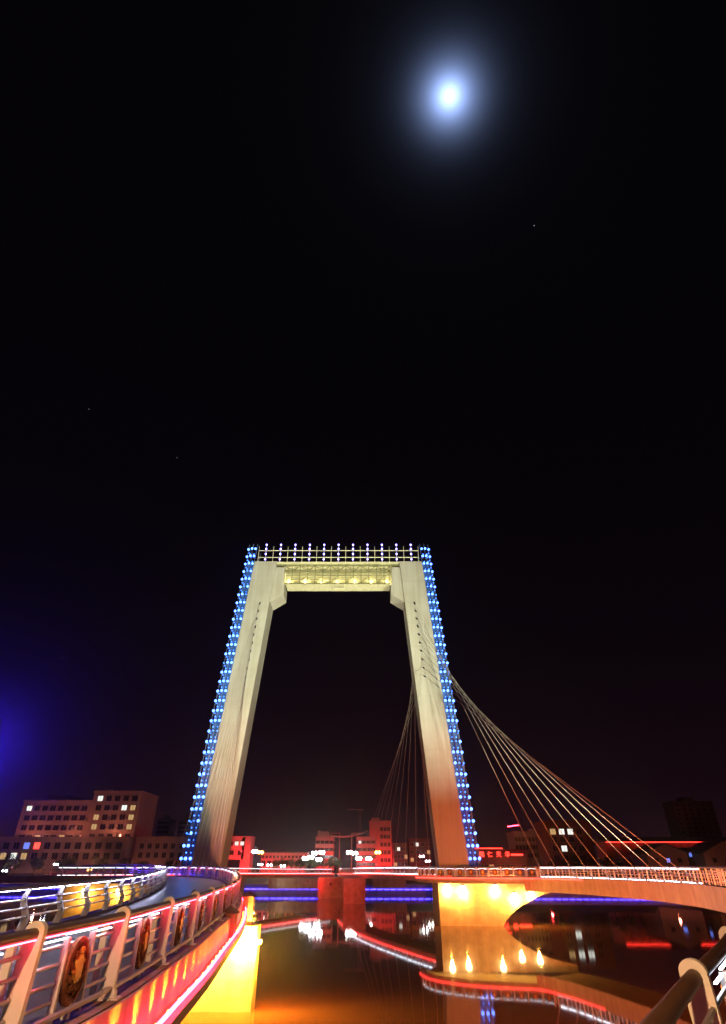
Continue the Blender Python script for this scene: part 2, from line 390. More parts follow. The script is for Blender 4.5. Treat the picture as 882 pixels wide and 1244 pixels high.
MB().bx(-15.47, -6.58, 43.03, 44.47, -.3, 4.04).build('core', M['pier'], pp)
pn = thing('bridge_pier', 'square pier column carrying the near end of the right arm', 'pier', (28, 47, 0))
MB().bx(26.0, 27.0, 46.2, 48.5, -.3, 4.35).build('column', M['pier'], pn); MB().bx(27.2, 33, 45.0, 48.2, -.3, 4.2).build('column', M['pier'], pn)
pf = thing('bridge_pier', 'red-lit pier block below the far bridge arms', 'pier', (-2, 160, 0))
MB().bx(-4.6, 0.6, 158, 172, -.3, 4.95).build('block', M['pier'], pf); MB().bx(-12.5, -4.9, 186, 196, -.3, 4.8).build('block', M['pier'], pf)
pl2 = thing('bridge_pier', 'pier with yellow floodlights seen through the curved outer railing', 'pier', (-40, 101, 0))
MB().bx(-44, -30, 98.5, 104, -.3, 5.1).build('block', M['pier'], pl2)
pleg = thing('bridge_pier', 'pier block below the left pylon leg', 'pier', (-24, 106, 0))
MB().bx(-28.5, -19.5, 102, 110, -.3, 6.0).build('block', M['pier'], pleg)
ab = thing('abutment_wall', 'pale concrete abutment wall beyond the far bridge arms', 'wall', (-18, 206, 0))
for k in range(6): MB().bx(-29 + k * 2.6, -29 + (k + 1) * 2.6 - .04, 204.5, 207.5, 1.55, 4.3).build('wall_panel', M['fascia'], ab)
ab2 = thing('abutment_wall', 'pale abutment wall right of the red far pier', 'wall', (9, 208, 0))
for k in range(4): MB().bx(3 + k * 2.6, 3 + (k + 1) * 2.6 - .04, 207.5, 209.5, 1.9, 4.5).build('wall_panel', M['fascia'], ab2)

def pillar(x, y, z0, z1, w_, label):
    t = thing('stone_pillar', label, 'pillar', (x, y, z0))
    MB().bx(x - w_ / 2, x + w_ / 2, y - w_ / 2, y + w_ / 2, z0, z1).build('shaft', M['redpost'], t)
    m = MB(); r = w_ * .68; m.add([(x - r, y - r, z1), (x + r, y - r, z1), (x + r, y + r, z1), (x - r, y + r, z1), (x, y, z1 + .28)], [(3, 2, 1, 0), (0, 1, 4), (1, 2, 4), (2, 3, 4), (3, 0, 4)]); m.build('cap', M['cap'], t)
    MB().bx(x - w_ * .6, x + w_ * .6, y - w_ * .6, y + w_ * .6, z0 + .003, z0 + .12).build('plinth', M['redpost'], t)
pillar(-7.3, 43.5, 4.05, 5.55, .66, 'taller red stone pillar with dark pyramid cap on the yellow-lit pier')
pillar(-5.55, 28.6, 4.7, 5.5, .55, 'shorter red stone pillar with dark cap against the left fascia')

# ------------------------------------------------------------------ railings
def medallion_meshes():
    out = {}
    # post: a plate across the path with a round head, a hollow behind for the handrail, and a spread foot
    prof = [(-.15, 0), (.15, 0), (.15, .10), (.108, .16), (.118, 1.17)] + [(.0 + .118 * math.cos(a), 1.20 + .118 * math.sin(a)) for a in [math.pi * k / 10 for k in range(1, 10)]] + [(-.118, 1.17), (-.108, .16), (-.15, .10)]
    m = MB(); m.prism(prof, lambda a, b, d: (a + .03 * b, d, b), -.05, .05); m.box((0, 0, .012), (.44, .24, .024)); out['post'] = m.mesh('post', M['white'], True)
    m = MB(); m.box((-.22, .03, .55), (.10, .06, 1.0)); out['stanchion'] = m.mesh('stanchion', M['white'])
    m = MB()
    n = 28; ro, ri = .385, .305
    def rim(r, x): return [(x, r * .9 * math.cos(2 * math.pi * k / n), .53 + r * math.sin(2 * math.pi * k / n)) for k in range(n)]
    rings = [rim(ro, -.03), rim(ro, .03), rim(ro - .03, .045), rim(ri + .02, .045), rim(ri, .012)]
    vs = [v for q_ in rings for v in q_]; fs = []
    for j in range(len(rings) - 1):
        for k in range(n): fs.append((j * n + k, j * n + (k + 1) % n, (j + 1) * n + (k + 1) % n, (j + 1) * n + k))
    fs.append(tuple(range(n))); fs.append(tuple(4 * n + k for k in range(n))); m.add(vs, fs)
    for k in range(10):                                              # relief scrolls around the field
        a = 2 * math.pi * (k + .5) / 10; m.ball((.02, .215 * math.cos(a), .56 + .225 * math.sin(a) - .03), .05, 6, 4)
    for k in range(-3, 4): m.box((.03, k * .045, .36 - abs(k) * -.012), (.03, .02, .15 - abs(k) * .02))
    out['ring'] = m.mesh('medallion', M['copper'], True)
    m = MB(); m.prism([(.105 * math.cos(2 * math.pi * k / 16), .56 + .155 * math.sin(2 * math.pi * k / 16)) for k in range(16)], lambda a, b, d: (d, a, b), .0, .065)
    for k in range(6):
        a = 2 * math.pi * (k + .25) / 6; m.ball((.04, .155 * math.cos(a), .58 + .17 * math.sin(a)), .03, 5, 3)
    m.ball((.05, 0, .76), .045, 6, 4)
    out['boss'] = m.mesh('boss', M['gold'], True)
    m = MB()
    for s in (-1, 1): m.box((-.02, s * .43, .50), (.08, .055, .98))
    out['side'] = [MB().box((-.02, s * .43, .49), (.08, .055, .9)).mesh('upright', M['white']) for s in (-1, 1)]
    out['foot'] = MB().box((0, 0, .10), (.09, .10, .16)).mesh('foot', M['white'])
    return out
MM = medallion_meshes()
def pipes(t, path, s0, s1, o, zs, r, m='steel', ds=0.9, n=7):
    for z in zs:
        b = MB(); sweep(b, path, s0, s1, circ(o, z, r, n), ds); b.build('rail_pipe', M[m], t, True)
def handrail(t, path, s0, s1, o, z, r, m='bronze', n=12):
    b = MB(); sweep(b, path, s0, s1, circ(o, z, r, n), 0.8); b.build('handrail', M[m], t, True)
HS = .905
def medallion_railing(label, path, s0, s1, o, spacing, loc, lit, led='whitedim', first=None, detail=60, base=0.06, marks=None, red=True, ext=None):
    t = thing('railing', label, 'railing', loc)
    ss = list(marks) + [marks[-1] + spacing * (k + 1) for k in range(int((s1 - marks[-1]) / spacing))] if marks else steps(s0, s1, spacing) if first is None else [first + k * spacing for k in range(-int((first - s0) / spacing), int((s1 - first) / spacing) + 1)]
    for i, d in enumerate(ss):
        p = path.off(d, o, base); z = path.rz(d)
        po = put('post', MM['post'], t, p, z); po.scale.z = HS; link('stanchion', MM['stanchion'], po)
        if i + 1 == len(ss): break
        dm = (d + ss[i + 1]) / 2; p = path.off(dm, o, base); z = path.rz(dm)
        me = put('medallion', MM['ring'], t, p, z); link('boss', MM['boss'], me)
        if math.hypot(p.x, p.y) < detail:
            for q_ in MM['side']: link('upright', q_, me)
            link('foot', MM['foot'], me)
        a0, b0 = max(d + .12, dm - 1.15), min(ss[i + 1] - .12, dm + 1.15)                              # light strip, stepping up over the medallion
        if any(x <= dm <= y for x, y in lit):
            k = MB()
            for u, v, zz in ((a0, dm - .5, .93), (dm - .5, dm + .5, .975), (dm + .5, b0, .93)): sweep(k, path, u, v, rect(o + .0, o + .03, zz + base - .006, zz + base + .006), .8)
            k.build('light_strip', E[led], t)
    e0, e1 = max(0, ss[0] - .4), ext or ss[-1] + .4
    pipes(t, path, e0, e1, o + .05, [base + q_ for q_ in (.26, .45, .65, .85)], .024)
    pipes(t, path, e0, e1, o - .06, [base + .13], .038)
    handrail(t, path, e0, e1, o - .035, 1.17 * HS + base, .066)
    if red:
        k = MB(); sweep(k, path, e0, e1, rect(o - .085, o - .070, 1.17 * HS - .062 + base, 1.17 * HS - .050 + base), .8); k.build('light_strip', E['railred'], t)
    return t
a1 = PL.near(11.5, -4.0)
medallion_railing('inner railing of the left arm with white posts and copper medallions', PL, A0 - 1.0, PL.near(97, -35), .27, 3.62, (-4, 12, 5.3),
                  [(0, PL.L)], 'white', first=a1, marks=[PL.near(yy, xx) for xx, yy in ((-3.75, 5.2), (-3.95, 8.4), (-4.0, 11.5), (-4.34, 15.2), (-4.67, 18.8), (-5.14, 22.6))])
# camera-side run that turns the corner towards the right arm
a2 = PR.near(6.6, 2.79)
medallion_railing('close corner railing with round-headed post and thick dark handrail at the right', PR, PR.near(22, 13.8), a2 + .1, .27, 3.9, (2.7, 6, 5.15),
                  [(0, PR.L)], 'white', first=a2, ext=PR.L, red=False)
medallion_railing('white railing with small gold medallions on the round platform over the arched pier', PR, 0.6, RP + .6, .27, 1.75, (15, 93, 5.9), [(0, PR.L)], 'white', detail=0, red=False)

def curved_post():
    cen = [(0.04, 0), (0.10, .16), (0.13, .32), (0.09, .48), (0.0, .66), (-.06, .82), (-.03, .98), (.07, 1.15)]; wd_ = [.13, .12, .115, .105, .10, .095, .085, .06]
    prof = [(a + w_, z) for (a, z), w_ in zip(cen, wd_)] + [(a - w_, z) for (a, z), w_ in reversed(list(zip(cen, wd_)))]
    m = MB(); m.prism(prof, lambda a, b, d: (a, d, b), -.045, .045); return m.mesh('post', M['white'])
CP = curved_post()
bolt = MB().tube([(0, -.085, 0), (0, .085, 0)], .045, 8).mesh('clamp', M['dark'])
def curved_railing(label, path, s0, s1, o, spacing, loc, flip=False, led=None):
    t = thing('railing', label, 'railing', loc)
    for d in steps(s0, s1, spacing):
        p = path.off(d, o, .08); po = put('post', CP, t, p, path.rz(d) + (math.pi if flip else 0))
        if math.hypot(p.x, p.y) < 45:
            for x, z in ((.15, .40), (.07, .62), (-.02, .84)): link('clamp', bolt, po, (x, 0, z))
    s_ = 1 if flip else -1
    for x, z in ((.15, .40), (.07, .62), (-.02, .84)): pipes(t, path, s0 - .5, s1 + .5, o + s_ * x, [.08 + z], .032)
    handrail(t, path, s0 - .5, s1 + .5, o + s_ * .02, 1.26, .062)
    if led:
        k = MB(); sweep(k, path, s0, min(s1, path.near(80, -19)), rect(o - .03, o - .01, 1.190, 1.196), .9); k.build('light_strip', E[led], t)  # added strip tucked under the handrail to brighten posts and deck
    return t
curved_railing('outer railing of the left arm with S-curved white posts and steel pipes', PL, PL.near(3.2, -3.3), PL.near(99, -40), 6.12, 3.3, (-10, 20, 5.3), False, 'railfill')
curved_railing('outer railing of the right arm with S-curved posts behind the cables', PR, 0.5, PR.near(30, 19), 5.9, 3.3, (33, 60, 5.9), False)

post_s = MB().box((0, 0, .6), (.10, .13, 1.2)).mesh('post', M['white'])
pick = MB().box((0, 0, .55), (.05, .05, .95)).mesh('baluster', M['white'])
def plain_railing(label, path, s0, s1, o, spacing, loc, lit=(), led='white', balusters=0):
    t = thing('railing', label, 'railing', loc)
    ss = steps(s0, s1, spacing)
    for i, d in enumerate(ss):
        put('post', post_s, t, path.off(d, o, .06), path.rz(d))
        if i + 1 < len(ss):
            for k in range(balusters): put('baluster', pick, t, path.off(d + (ss[i + 1] - d) * (k + 1) / (balusters + 1), o, .06), path.rz(d))
    pipes(t, path, s0, s1, o, [.30, .55, .80, 1.02], .03, 'white', 1.5, 6)
    handrail(t, path, s0, s1, o, 1.24, .06, 'steel', 8)
    for a, b in lit:
        k = MB(); sweep(k, path, a, b, rect(o + .05, o + .10, 1.10, 1.16), 1.2); k.build('light_strip', E[led], t)
        k = MB(); sweep(k, path, a, b, rect(o + .05, o + .10, .10, .15), 1.2); k.build('light_strip', E[led], t)
    return t
plain_railing('white railing of the right arm at the foot of the stay cables', PR, RP + 1.2, PR.near(24, 15), .27, 1.65, (27, 70, 5.9), [(RP + 1.2, PR.near(56, 28))], 'white', 1)
plain_railing('far white railing along the arm behind the right leg', PC, 1, PC.L - 1, .27, 2.4, (2, 150, 5.9), [(PC.near(168, -2.5), PC.L - 1)], 'white')
plain_railing('far railing along the arm behind the left leg', PD, 1, PD.L - 1, .27, 2.4, (-33, 142, 5.9), [(2, PD.L - 1)], 'whitedim')
plain_railing('outer railing on the water side of the far right arm', PC, 1, PC.L - 1, 5.3, 2.4, (8, 150, 5.9))

# ------------------------------------------------------------------ pylon
YF, YB, K = 103.0, 108.0, 1.03
AX = -5.0 * K
def sx(side, h): return AX + side * h * K
def zz(z): return 7.1 + (z - 7.1) * K
ZB, ZT = 6.0, zz(59.2)
def outer(z): return 21.1 - .081 * ((z - 7.1) / K)
def inner(z): return 16.6 - .081 * ((z - 7.1) / K)
py = thing('bridge_pylon', 'tall floodlit concrete portal pylon with inclined legs and lit truss beam', 'pylon', (AX, 105, ZB))
for s in (-1, 1):
    zs = [ZB] + [ZB + (ZT - ZB) * k / 12 for k in range(1, 12)] + [ZT]
    leg = None
    for a, b in zip(zs, zs[1:]):                                     # cast lifts with fine open joints
        m = MB(); g_ = .012
        vs = [(sx(s, h(z)), y, z) for z in (a + g_, b - g_) for h, y in ((inner, YF), (outer, YF), (outer, YB), (inner, YB))]
        m.add(vs, [(0, 1, 2, 3), (7, 6, 5, 4), (0, 4, 5, 1), (1, 5, 6, 2), (2, 6, 7, 3), (3, 7, 4, 0)])
        if leg is None: leg = m.build('leg', M['concrete'], py)
        else: m.build('lift', M['concrete'], leg)
    m = MB(); vs = [(sx(s, h(z) + o_), y, z) for z in (ZB, ZT - .02) for h, o_, y in ((inner, .04, YF + .04), (outer, -.04, YF + .04), (outer, -.04, YB - .04), (inner, .04, YB - .04))]
    m.add(vs, [(0, 1, 2, 3), (7, 6, 5, 4), (0, 4, 5, 1), (1, 5, 6, 2), (2, 6, 7, 3), (3, 7, 4, 0)]); m.build('core', M['concrete'], leg)
    zt = ZT
    prof = [(inner(zt - .02) + .2, zt - 1.2), (inner(zt - 7) + .15, zt - 8.8), (inner(zt - 7) + .05, zt - 9.0), (inner(zt - 6) - 2.35, zt - 7.3), (inner(zt - 6) - 2.35, zt - 5.0), (inner(zt - 6) - 2.1, zt - 4.6), (inner(zt - 6) - 2.1, zt - 1.2)]
    m = MB(); m.prism(prof, lambda a, b, d: (sx(s, a), d, b), YF + .35, YB - .35); m.build('corbel', M['concrete'], py)
bx0, bx1 = sx(-1, inner(ZT) - .1), sx(1, inner(ZT) - .1)
zb0, zb1 = zz(54.5), zz(58.9)
beam = MB().bx(bx0, bx1, YF + 1.7, YF + 1.9, zb0 + .25, zb1 - .1).build('truss_beam', M['yellow'], py)
MB().bx(bx0 + 2, bx1 - 2, YF + .9, YB - .8, zb0, zb0 + .2).build('bottom_plate', M['yellow'], beam)
MB().bx(bx0 - 1.5, bx1 + 1.5, YF + .3, YB - .3, zb1 + .02, zb1 + .35).build('top_plate', M['yellow'], beam)
nb = 16; bw = (bx1 - bx0) / nb
for z, h in ((zb0 + .15, .28), (zb0 + 1.1, .14), (zb0 + 1.95, .14), (zb0 + 2.7, .22), (zb1 - .25, .3)):
    MB().bar((bx0 + (1.9 if z < zb0 + 2.6 else 0), YF + .75, z), (bx1 - (1.9 if z < zb0 + 2.6 else 0), YF + .75, z), .16, h).build('chord', M['truss'], beam)
for i in range(nb + 1):
    x = bx0 + i * bw
    MB().bar((x, YF + .72, zb0 if 1 < i < nb - 1 else zb0 + 2.6), (x, YF + .72, zb1), .14, .14).build('vertical', M['truss'], beam)
    if i < nb:
        up = (i % 2 == 0)
        MB().bar((x, YF + .74, zb0 + 2.75 if up else zb1 - .3), (x + bw, YF + .74, zb1 - .3 if up else zb0 + 2.75), .11, .11).build('diagonal', M['truss'], beam)
        if 1 < i < nb - 2 and i % 2: MB().bar((x, YF + .78, zb0 + .2), (x + bw, YF + .78, zb0 + 1.9), .08, .08).build('diagonal', M['truss'], beam)
xm = AX + 0.3
m = MB()
for a, b in (((xm - 1.2, zb0), (xm - 1.2, zb0 - .9)), ((xm + 1.2, zb0), (xm + 1.2, zb0 - .9)), ((xm - 1.28, zb0 - .85), (xm + 1.28, zb0 - .85))): m.bar((a[0], YF + 1.2, a[1]), (b[0], YF + 1.2, b[1]), .15)
m.build('inspection_cradle', M['yellow'], beam)
for i in range(7):                                                   # lamps inside the beam
    x = bx0 + 2.5 + (bx1 - bx0 - 5) * i / 6
    MB().box((x, YF + .35, zb0 - .05), (.35, .22, .16)).build('beam_lamp', M['dark'], beam)
    MB().box((x, YF + .35, zb0 + .05), (.28, .16, .04)).build('lens', E['yellow'], beam)
    light(beam, 'POINT', (x, YF + 1.25, zb0 + .7), (1, .86, .40), 150, .1)
# top walkway railing with lamp columns
tr = thing('railing', 'pylon-top walkway railing hung with strings of violet-white lamps', 'railing', (AX, YF, ZT))
rx0, rx1 = sx(-1, outer(ZT) - .6), sx(1, outer(ZT) - .6); zr = zb1 + .36
for z in (zr + 1.0, zr + 2.6): MB().tube([(rx0, YF + .25, z), (rx1, YF + .25, z)], .09, 8).build('rail_pipe', M['yellow'], tr, True)
bulb = MB().ball((0, 0, 0), .19, 8, 6).mesh('bulb', E['violet'], True)
nc = 11
for i in range(nc * 2 + 1):
    x = rx0 + (rx1 - rx0) * i / (nc * 2)
    if i % 2: 
        po = MB().tube([(x, YF + .25, zr), (x, YF + .25, zr + 4.1)], .09, 8).build('lamp_column', M['steel'], tr, True)
        for z in (.45, 1.7, 2.9, 3.9): put('bulb', bulb, po, (x, YF + .05, zr + z))
    else: MB().tube([(x, YF + .25, zr), (x, YF + .25, zr + 3.6)], [.08, .05], 8).build('post', M['yellow'], tr, True)
# lattice light towers on the outer flanks
lamp_b = MB().ball((0, 0, 0), .23, 8, 6).mesh('lamp', E['blue'], True)
lamp_or_glint = MB().ball((0, 0, 0), .12, 8, 5).mesh('lamp', E['bluedim'], True)
for s, nm in ((-1, 'left'), (1, 'right')):
    lt = thing('light_tower', f'lattice frame of bright blue lamps on the outer flank of the {nm} pylon leg', 'light frame', (sx(s, outer(ZB) + 1), 105, ZB))
    z0, z1 = ZB + .1, ZT + 4.2; wdt = 1.75
    def ctr(z, o_, y): return (sx(s, outer(z) + .06 + o_), y, z)
    cols = [(.06, YF + .3), (wdt / 2, YF + .1), (wdt, YF + .5), (wdt + .1, YF + 2.3), (wdt, YF + 4.2), (.06, YF + 4.4)]
    for o_, y in cols: MB().bar(ctr(z0, o_, y), ctr(z1, o_, y), .09).build('pole', M['frame'], lt)
    nr = 33
    m = MB(); m.add([ctr(z, o_, y) for z in (z0, ZT) for o_, y in ((.03, YF + .6), (wdt - .35, YF + .8), (wdt - .35, YF + 3.9), (.03, YF + 4.2))], [(0, 4, 5, 1), (1, 5, 6, 2), (2, 6, 7, 3)]); m.build('backing_panel', M['blue_panel'], lt)
    for i in range(nr):
        z = z0 + 2.2 + (z1 - z0 - 3.4) * i / (nr - 1); rg = MB()
        for (a, b) in zip(cols, cols[1:]): rg.bar(ctr(z, *a), ctr(z, *b), .07)
        ro = rg.build('ring', M['frame'], lt)
        for o_, y in ((.30, YF + .05), (wdt / 2 + .12, YF - .05), (wdt + .02, YF + .35)): put('lamp', lamp_b if rnd.random() > .1 else lamp_or_glint, lt, ctr(z, o_, y))
        for o_, y in ((wdt + .16, YF + 2.0), (wdt + .1, YF + 4.0)): put('lamp', lamp_or_glint, lt, ctr(z, o_, y))
        if i < nr - 1:
            for o_, y in ((.55, YF + .75), (wdt - .45, YF + .78)): put('lamp', lamp_or_glint, lt, ctr(z + .8, o_, y))  # small glowing balls stand in for lamp reflections between the rows

# ------------------------------------------------------------------ stay cables
ORD = 'first second third fourth fifth sixth seventh eighth ninth tenth eleventh twelfth thirteenth'.split()
def cable(p0, p1, label, group):
    t = thing('stay_cable', label, 'cable', tuple(p1), group)
    p0, p1 = Vector(p0), Vector(p1); d = (p0 - p1).normalized()
    MB().tube([p1 + d * 1.6, p0], .032, 6).build('strand', M['cable'], t, True)
    MB().tube([p1, p1 + d * 1.7], .07, 8).build('socket', M['steel'], t, True)
    MB().tube([p0 - d * .5, p0], .13, 8).build('anchor', M['dark'], t, True)
def anc(s, i, n, back):                                              # anchor points climb the leg
    z = zz(50.2) - i * (zz(50.2) - zz(36.0)) / (n - 1)
    h = inner(z) + 1.75
    return (sx(s, h), YB + .15 if back else YF - .15, z)
n = 10; b1, b0 = PR.near(88.5, 24), PR.near(56, 28.0)
for i in range(n):
    d = b1 + (b0 - b1) * i / (n - 1)
    cable(anc(1, i, n, False), PR.off(d, .08, .1), f'{ORD[i]} highest stay cable on the right leg front, ending on the right arm', 'cables from the right leg to the right arm')
b1, b0 = PC.near(112, 14), PC.near(166, -2.2)
for i in range(n):
    d = b1 + (b0 - b1) * i / (n - 1)
    cable(anc(1, i, n, True), PC.off(d, .08, .1), f'{ORD[i]} highest stay cable on the right leg back, ending on the far arm', 'cables from the right leg to the far arm')
b1, b0 = PL.near(89.5, -26), PL.near(75, -16.4)
for i in range(n):
    d = b1 + (b0 - b1) * i / (n - 1)
    cable(anc(-1, i, n, False), PL.off(d, .08, .1), f'{ORD[i]} highest stay cable on the left leg front, ending on the left arm', 'cables from the left leg to the left arm')

# ------------------------------------------------------------------ floodlights
def wall_lamp(p, col, power, label, group, r=.42, soft=.15):
    t = thing('floodlight', label, 'floodlight', tuple(p), group); x, y, z = p
    MB().ball((x, y, z), r, 14, 9).build('globe', E['yellow'], t, True)
    MB().tube([(x, y + r * .6, z + .05), (x, y + .55, z + .1)], .05, 6).build('bracket', M['dark'], t, True)
    MB().tube([(x, y, z + r * .75), (x, y, z + r * 1.25)], [r * .75, r * .3], 10).build('shade', M['dark'], t, True)
    light(t, 'POINT', (x, y + .12, z - r - .17), col, power, soft)
def flood(p, target, col, power, label, group, angle=120, size=.2, lens='yellow', em=True, kind='SPOT', r=.2):
    t = thing('floodlight', label, 'floodlight', tuple(p), group); d = (Vector(target) - Vector(p)).normalized(); p = Vector(p)
    MB().tube([p - d * .32, p - d * .1, p], [.08, r, r * 1.05], 10).build('housing', M['dark'], t, True)
    MB().tube([p - d * .004, p + d * .05, p + d * .09], [r * .95, r * .8, r * .3], 10).build('lens', E[lens], t, True)
    MB().bar(p - d * .25 + Vector((0, 0, .0)), p - d * .25 + Vector((0, 0, .35)), .05).build('bracket', M['dark'], t)
    light(t, kind, p + d * .15, col, power, size, target, angle, 1.0)
YEL = (1.0, .40, .03)
for x, z, o_ in ((12.45, 4.84, 'fifth'), (14.75, 4.63, 'fourth'), (19.52, 4.74, 'third'), (22.29, 3.75, 'second'), (24.76, 4.0, 'first')):
    wall_lamp((x, 99.2, z - .1), (1.0, .42, .06), 3600, f'yellow floodlight on the arched pier face, {o_} from the arch', 'floodlights on the arched pier')
for x, o_ in ((-12.4, 'third'), (-9.9, 'second'), (-7.4, 'first')):
    wall_lamp((x, 42.4, 3.7), (1.0, .55, .06), 9000, f'yellow floodlight on the left pier wall, {o_} inside the tall pillar', 'floodlights on the left pier', .16)
wall_lamp((-6.3, 42.75, 3.3), (1, .34, .02), 9000, 'added yellow floodlight on the outer corner of the left pier to light the water', 'floodlights on the left pier', .13)  # extra lamp added to make the water beside the pier glow
wall_lamp((26.4, 45.6, 3.2), YEL, 700, 'yellow floodlight on the narrow square column of the right arm', 'floodlights on the right column')
wall_lamp((28.2, 44.4, 3.2), YEL, 700, 'yellow floodlight on the wide square column of the right arm', 'floodlights on the right column')
for x, o_ in ((-40.5, 'outer'), (-35.5, 'inner')):
    wall_lamp((x, 97.9, 4.2), YEL, 1400, f'{o_} of two yellow floodlights on the pier beyond the outer railing', 'floodlights on the hidden left pier')
flood((-10.5, 42.0, 5.75), (-19, 103, 47), (.97, 1.0, .72), 380000, 'pale floodlight on the left deck aimed up at the left pylon leg', 'pylon floodlights', 62, .3, 'whitedim')
flood((31.5, 58, 6.1), (9, 103, 47), (.97, 1.0, .72), 270000, 'pale floodlight on the right deck aimed up at the right pylon leg', 'pylon floodlights', 58, .3, 'whitedim')
flood((-6.8, 43.3, 4.45), (-21, 103, 12), (1, .30, .12), 190000, 'orange floodlight on the left pier aimed at the foot of the left leg', 'orange leg floodlights', 44, .2, 'uplight')
flood((-7.2, 150, 4.0), (-2, 158, 2.5), (1, .02, .02), 3500, 'red floodlight on the far pier block', 'red floodlights', 150, .2, 'red')
flood((-15, 184, 4.0), (-8, 188, 3), (1, .02, .02), 3500, 'red floodlight beside the far abutment', 'red floodlights', 150, .2, 'red')
flood((-27, 199, 3.4), (-20, 205, 3), (1, .8, .55), 500, 'pale floodlight on the abutment wall', 'abutment floodlights', 150, .2, 'whitedim')

# ------------------------------------------------------------------ far bank: buildings
pane_me = MB().bx(-.5, .5, -.03, .0, -.5, .5)
def windows(t, face, x0, x1, y, zs, n, w_, h_, lit={}, rz=None):
    fr = MB(); 
    for a, b, c, d in ((-w_ / 2 - .1, w_ / 2 + .1, h_ / 2, h_ / 2 + .12), (-w_ / 2 - .18, w_ / 2 + .18, -h_ / 2 - .15, -h_ / 2), (-w_ / 2 - .1, -w_ / 2, -h_ / 2, h_ / 2), (w_ / 2, w_ / 2 + .1, -h_ / 2, h_ / 2), (-.04, .04, -h_ / 2, h_ / 2)): fr.bx(a, b, -.14, .02, c, d)
    fm = fr.mesh('window', M['wframe']); pm = {}
    def pane(k):
        if k not in pm: pm[k] = MB().bx(-w_ / 2, w_ / 2, -.06, .01, -h_ / 2, h_ / 2).mesh('pane', M['glass'] if k is None else E[k])
        return pm[k]
    for j, z in enumerate(zs):
        for i in range(n):
            x = x0 + (x1 - x0) * (i + .5) / n
            wo_ = put('window', fm, t, (x, y - .02, z)); link('pane', pane(lit.get((j, i))), wo_)
def roof_parapet(t, x0, x1, y0, y1, z, m='render', h=.8):
    k = MB(); k.bx(x0 - .25, x1 + .25, y0 - .25, y0 + .2, z, z + h); k.bx(x0 - .25, x1 + .25, y1 - .2, y1 + .25, z, z + h); k.bx(x0 - .25, x0 + .2, y0 + .2, y1 - .2, z, z + h); k.bx(x1 - .2, x1 + .25, y0 + .2, y1 - .2, z, z + h); k.build('parapet', M[m], t)
G = 5.3
ac_me = MB().box((0, -.25, 0), (.85, .42, .6)).mesh('air_conditioner', M['render2'])
def clutter(t, x0, x1, y, zs, n, roof, seed):
    rr = random.Random(seed)
    for z in zs:
        for i in range(n):
            if rr.random() < .45: put('air_conditioner', ac_me, t, (x0 + (x1 - x0) * (i + .5) / n + 1.55, y, z - .6))
    for k_ in range(3):
        x = rr.uniform(x0 + 1.5, x1 - 1.5); MB().tube([(x, y + 4, roof), (x, y + 4, roof + rr.uniform(1.6, 2.4))], rr.uniform(.6, 1.0), 12).build('roof_tank', M['render2'], t)
    for k_ in range(2): x = rr.uniform(x0 + 1, x1 - 1); MB().tube([(x, y + 3, roof), (x, y + 3, roof + rr.uniform(3, 5))], .06, 6).build('aerial', M['dark'], t)
b = thing('apartment_building', 'stepped apartment block with a few lit windows above the left bank', 'building', (-85, 250, G))
k = 250 / 190
def X(x): return x * k
def Z(z): return 7.1 + (z - 7.1) * k
MB().bx(X(-103), X(-82), 250, 268, G, Z(23.8)).build('wall', M['render'], b); roof_parapet(b, X(-103), X(-82), 250, 268, Z(23.8))
MB().bx(X(-97), X(-90), 252, 262, Z(23.8) + .01, Z(26)).build('roof_room', M['render'], b)
MB().bx(X(-81.9), X(-67.5), 249, 270, G, Z(26.3)).build('tower_wall', M['render'], b); roof_parapet(b, X(-81.9), X(-67.5), 249, 270, Z(26.3))
zs = [Z(22.2 - 2.55 * q_) for q_ in range(4)]
windows(b, 0, X(-102), X(-83), 250, zs, 8, 2.0, 1.7, {(0, 0): 'winw', (3, 2): 'winy', (3, 5): 'winy'})
clutter(b, X(-102), X(-83), 250, zs, 8, Z(23.8), 3)
zs = [Z(24.8 - 2.5 * q_) for q_ in range(5)]
windows(b, 0, X(-81), X(-68), 249, zs, 5, 2.0, 1.8, {(0, 0): 'winw', (1, 3): 'winw', (2, 0): 'winy', (3, 0): 'winy', (1, 4): 'winy', (2, 4): 'winy', (3, 4): 'winy'})
clutter(b, X(-81), X(-68), 249, zs, 5, Z(26.3), 5)
b = thing('podium_building', 'long low podium block with two window rows before the stepped apartments', 'building', (-85, 240, G))
k = 240 / 190
MB().bx(X(-107), X(-69), 240, 247, G, Z(14.4)).build('wall', M['render'], b); roof_parapet(b, X(-107), X(-69), 240, 247, Z(14.4), h=.5)
windows(b, 0, X(-106), X(-70), 240, [Z(12.5), Z(9.9)], 12, 2.1, 2.0, {(0, 2): 'winb', (0, 3): 'neon', (1, 0): 'winy', (1, 1): 'winw', (1, 2): 'winy'})
b = thing('wing_building', 'plain low wing between the podium block and the left pylon leg', 'building', (-72, 246, G))
MB().bx(X(-68), X(-52), 244, 252, G, Z(14.6)).build('wall', M['render'], b); roof_parapet(b, X(-68), X(-52), 244, 252, Z(14.6), h=.5)
windows(b, 0, X(-67), X(-53), 244, [Z(12.5), Z(10.2)], 6, 1.4, 1.6, {})
b = thing('shop_building', 'low shop glowing red at the left edge of the bank', 'building', (-150, 238, G))
MB().bx(-160, -136, 238, 248, G, 14.5).build('wall', M['redwall'], b); MB().bx(-160.5, -135.5, 237.5, 248.5, 14.52, 15).build('roof', M['roof'], b)
windows(b, 0, -159, -137, 238, [10.5], 6, 2.4, 2.2, {})
MB().bx(-159, -137, 237.2, 237.4, 12.6, 13.0).build('light_strip', E['neon'], b)
k = 240 / 190
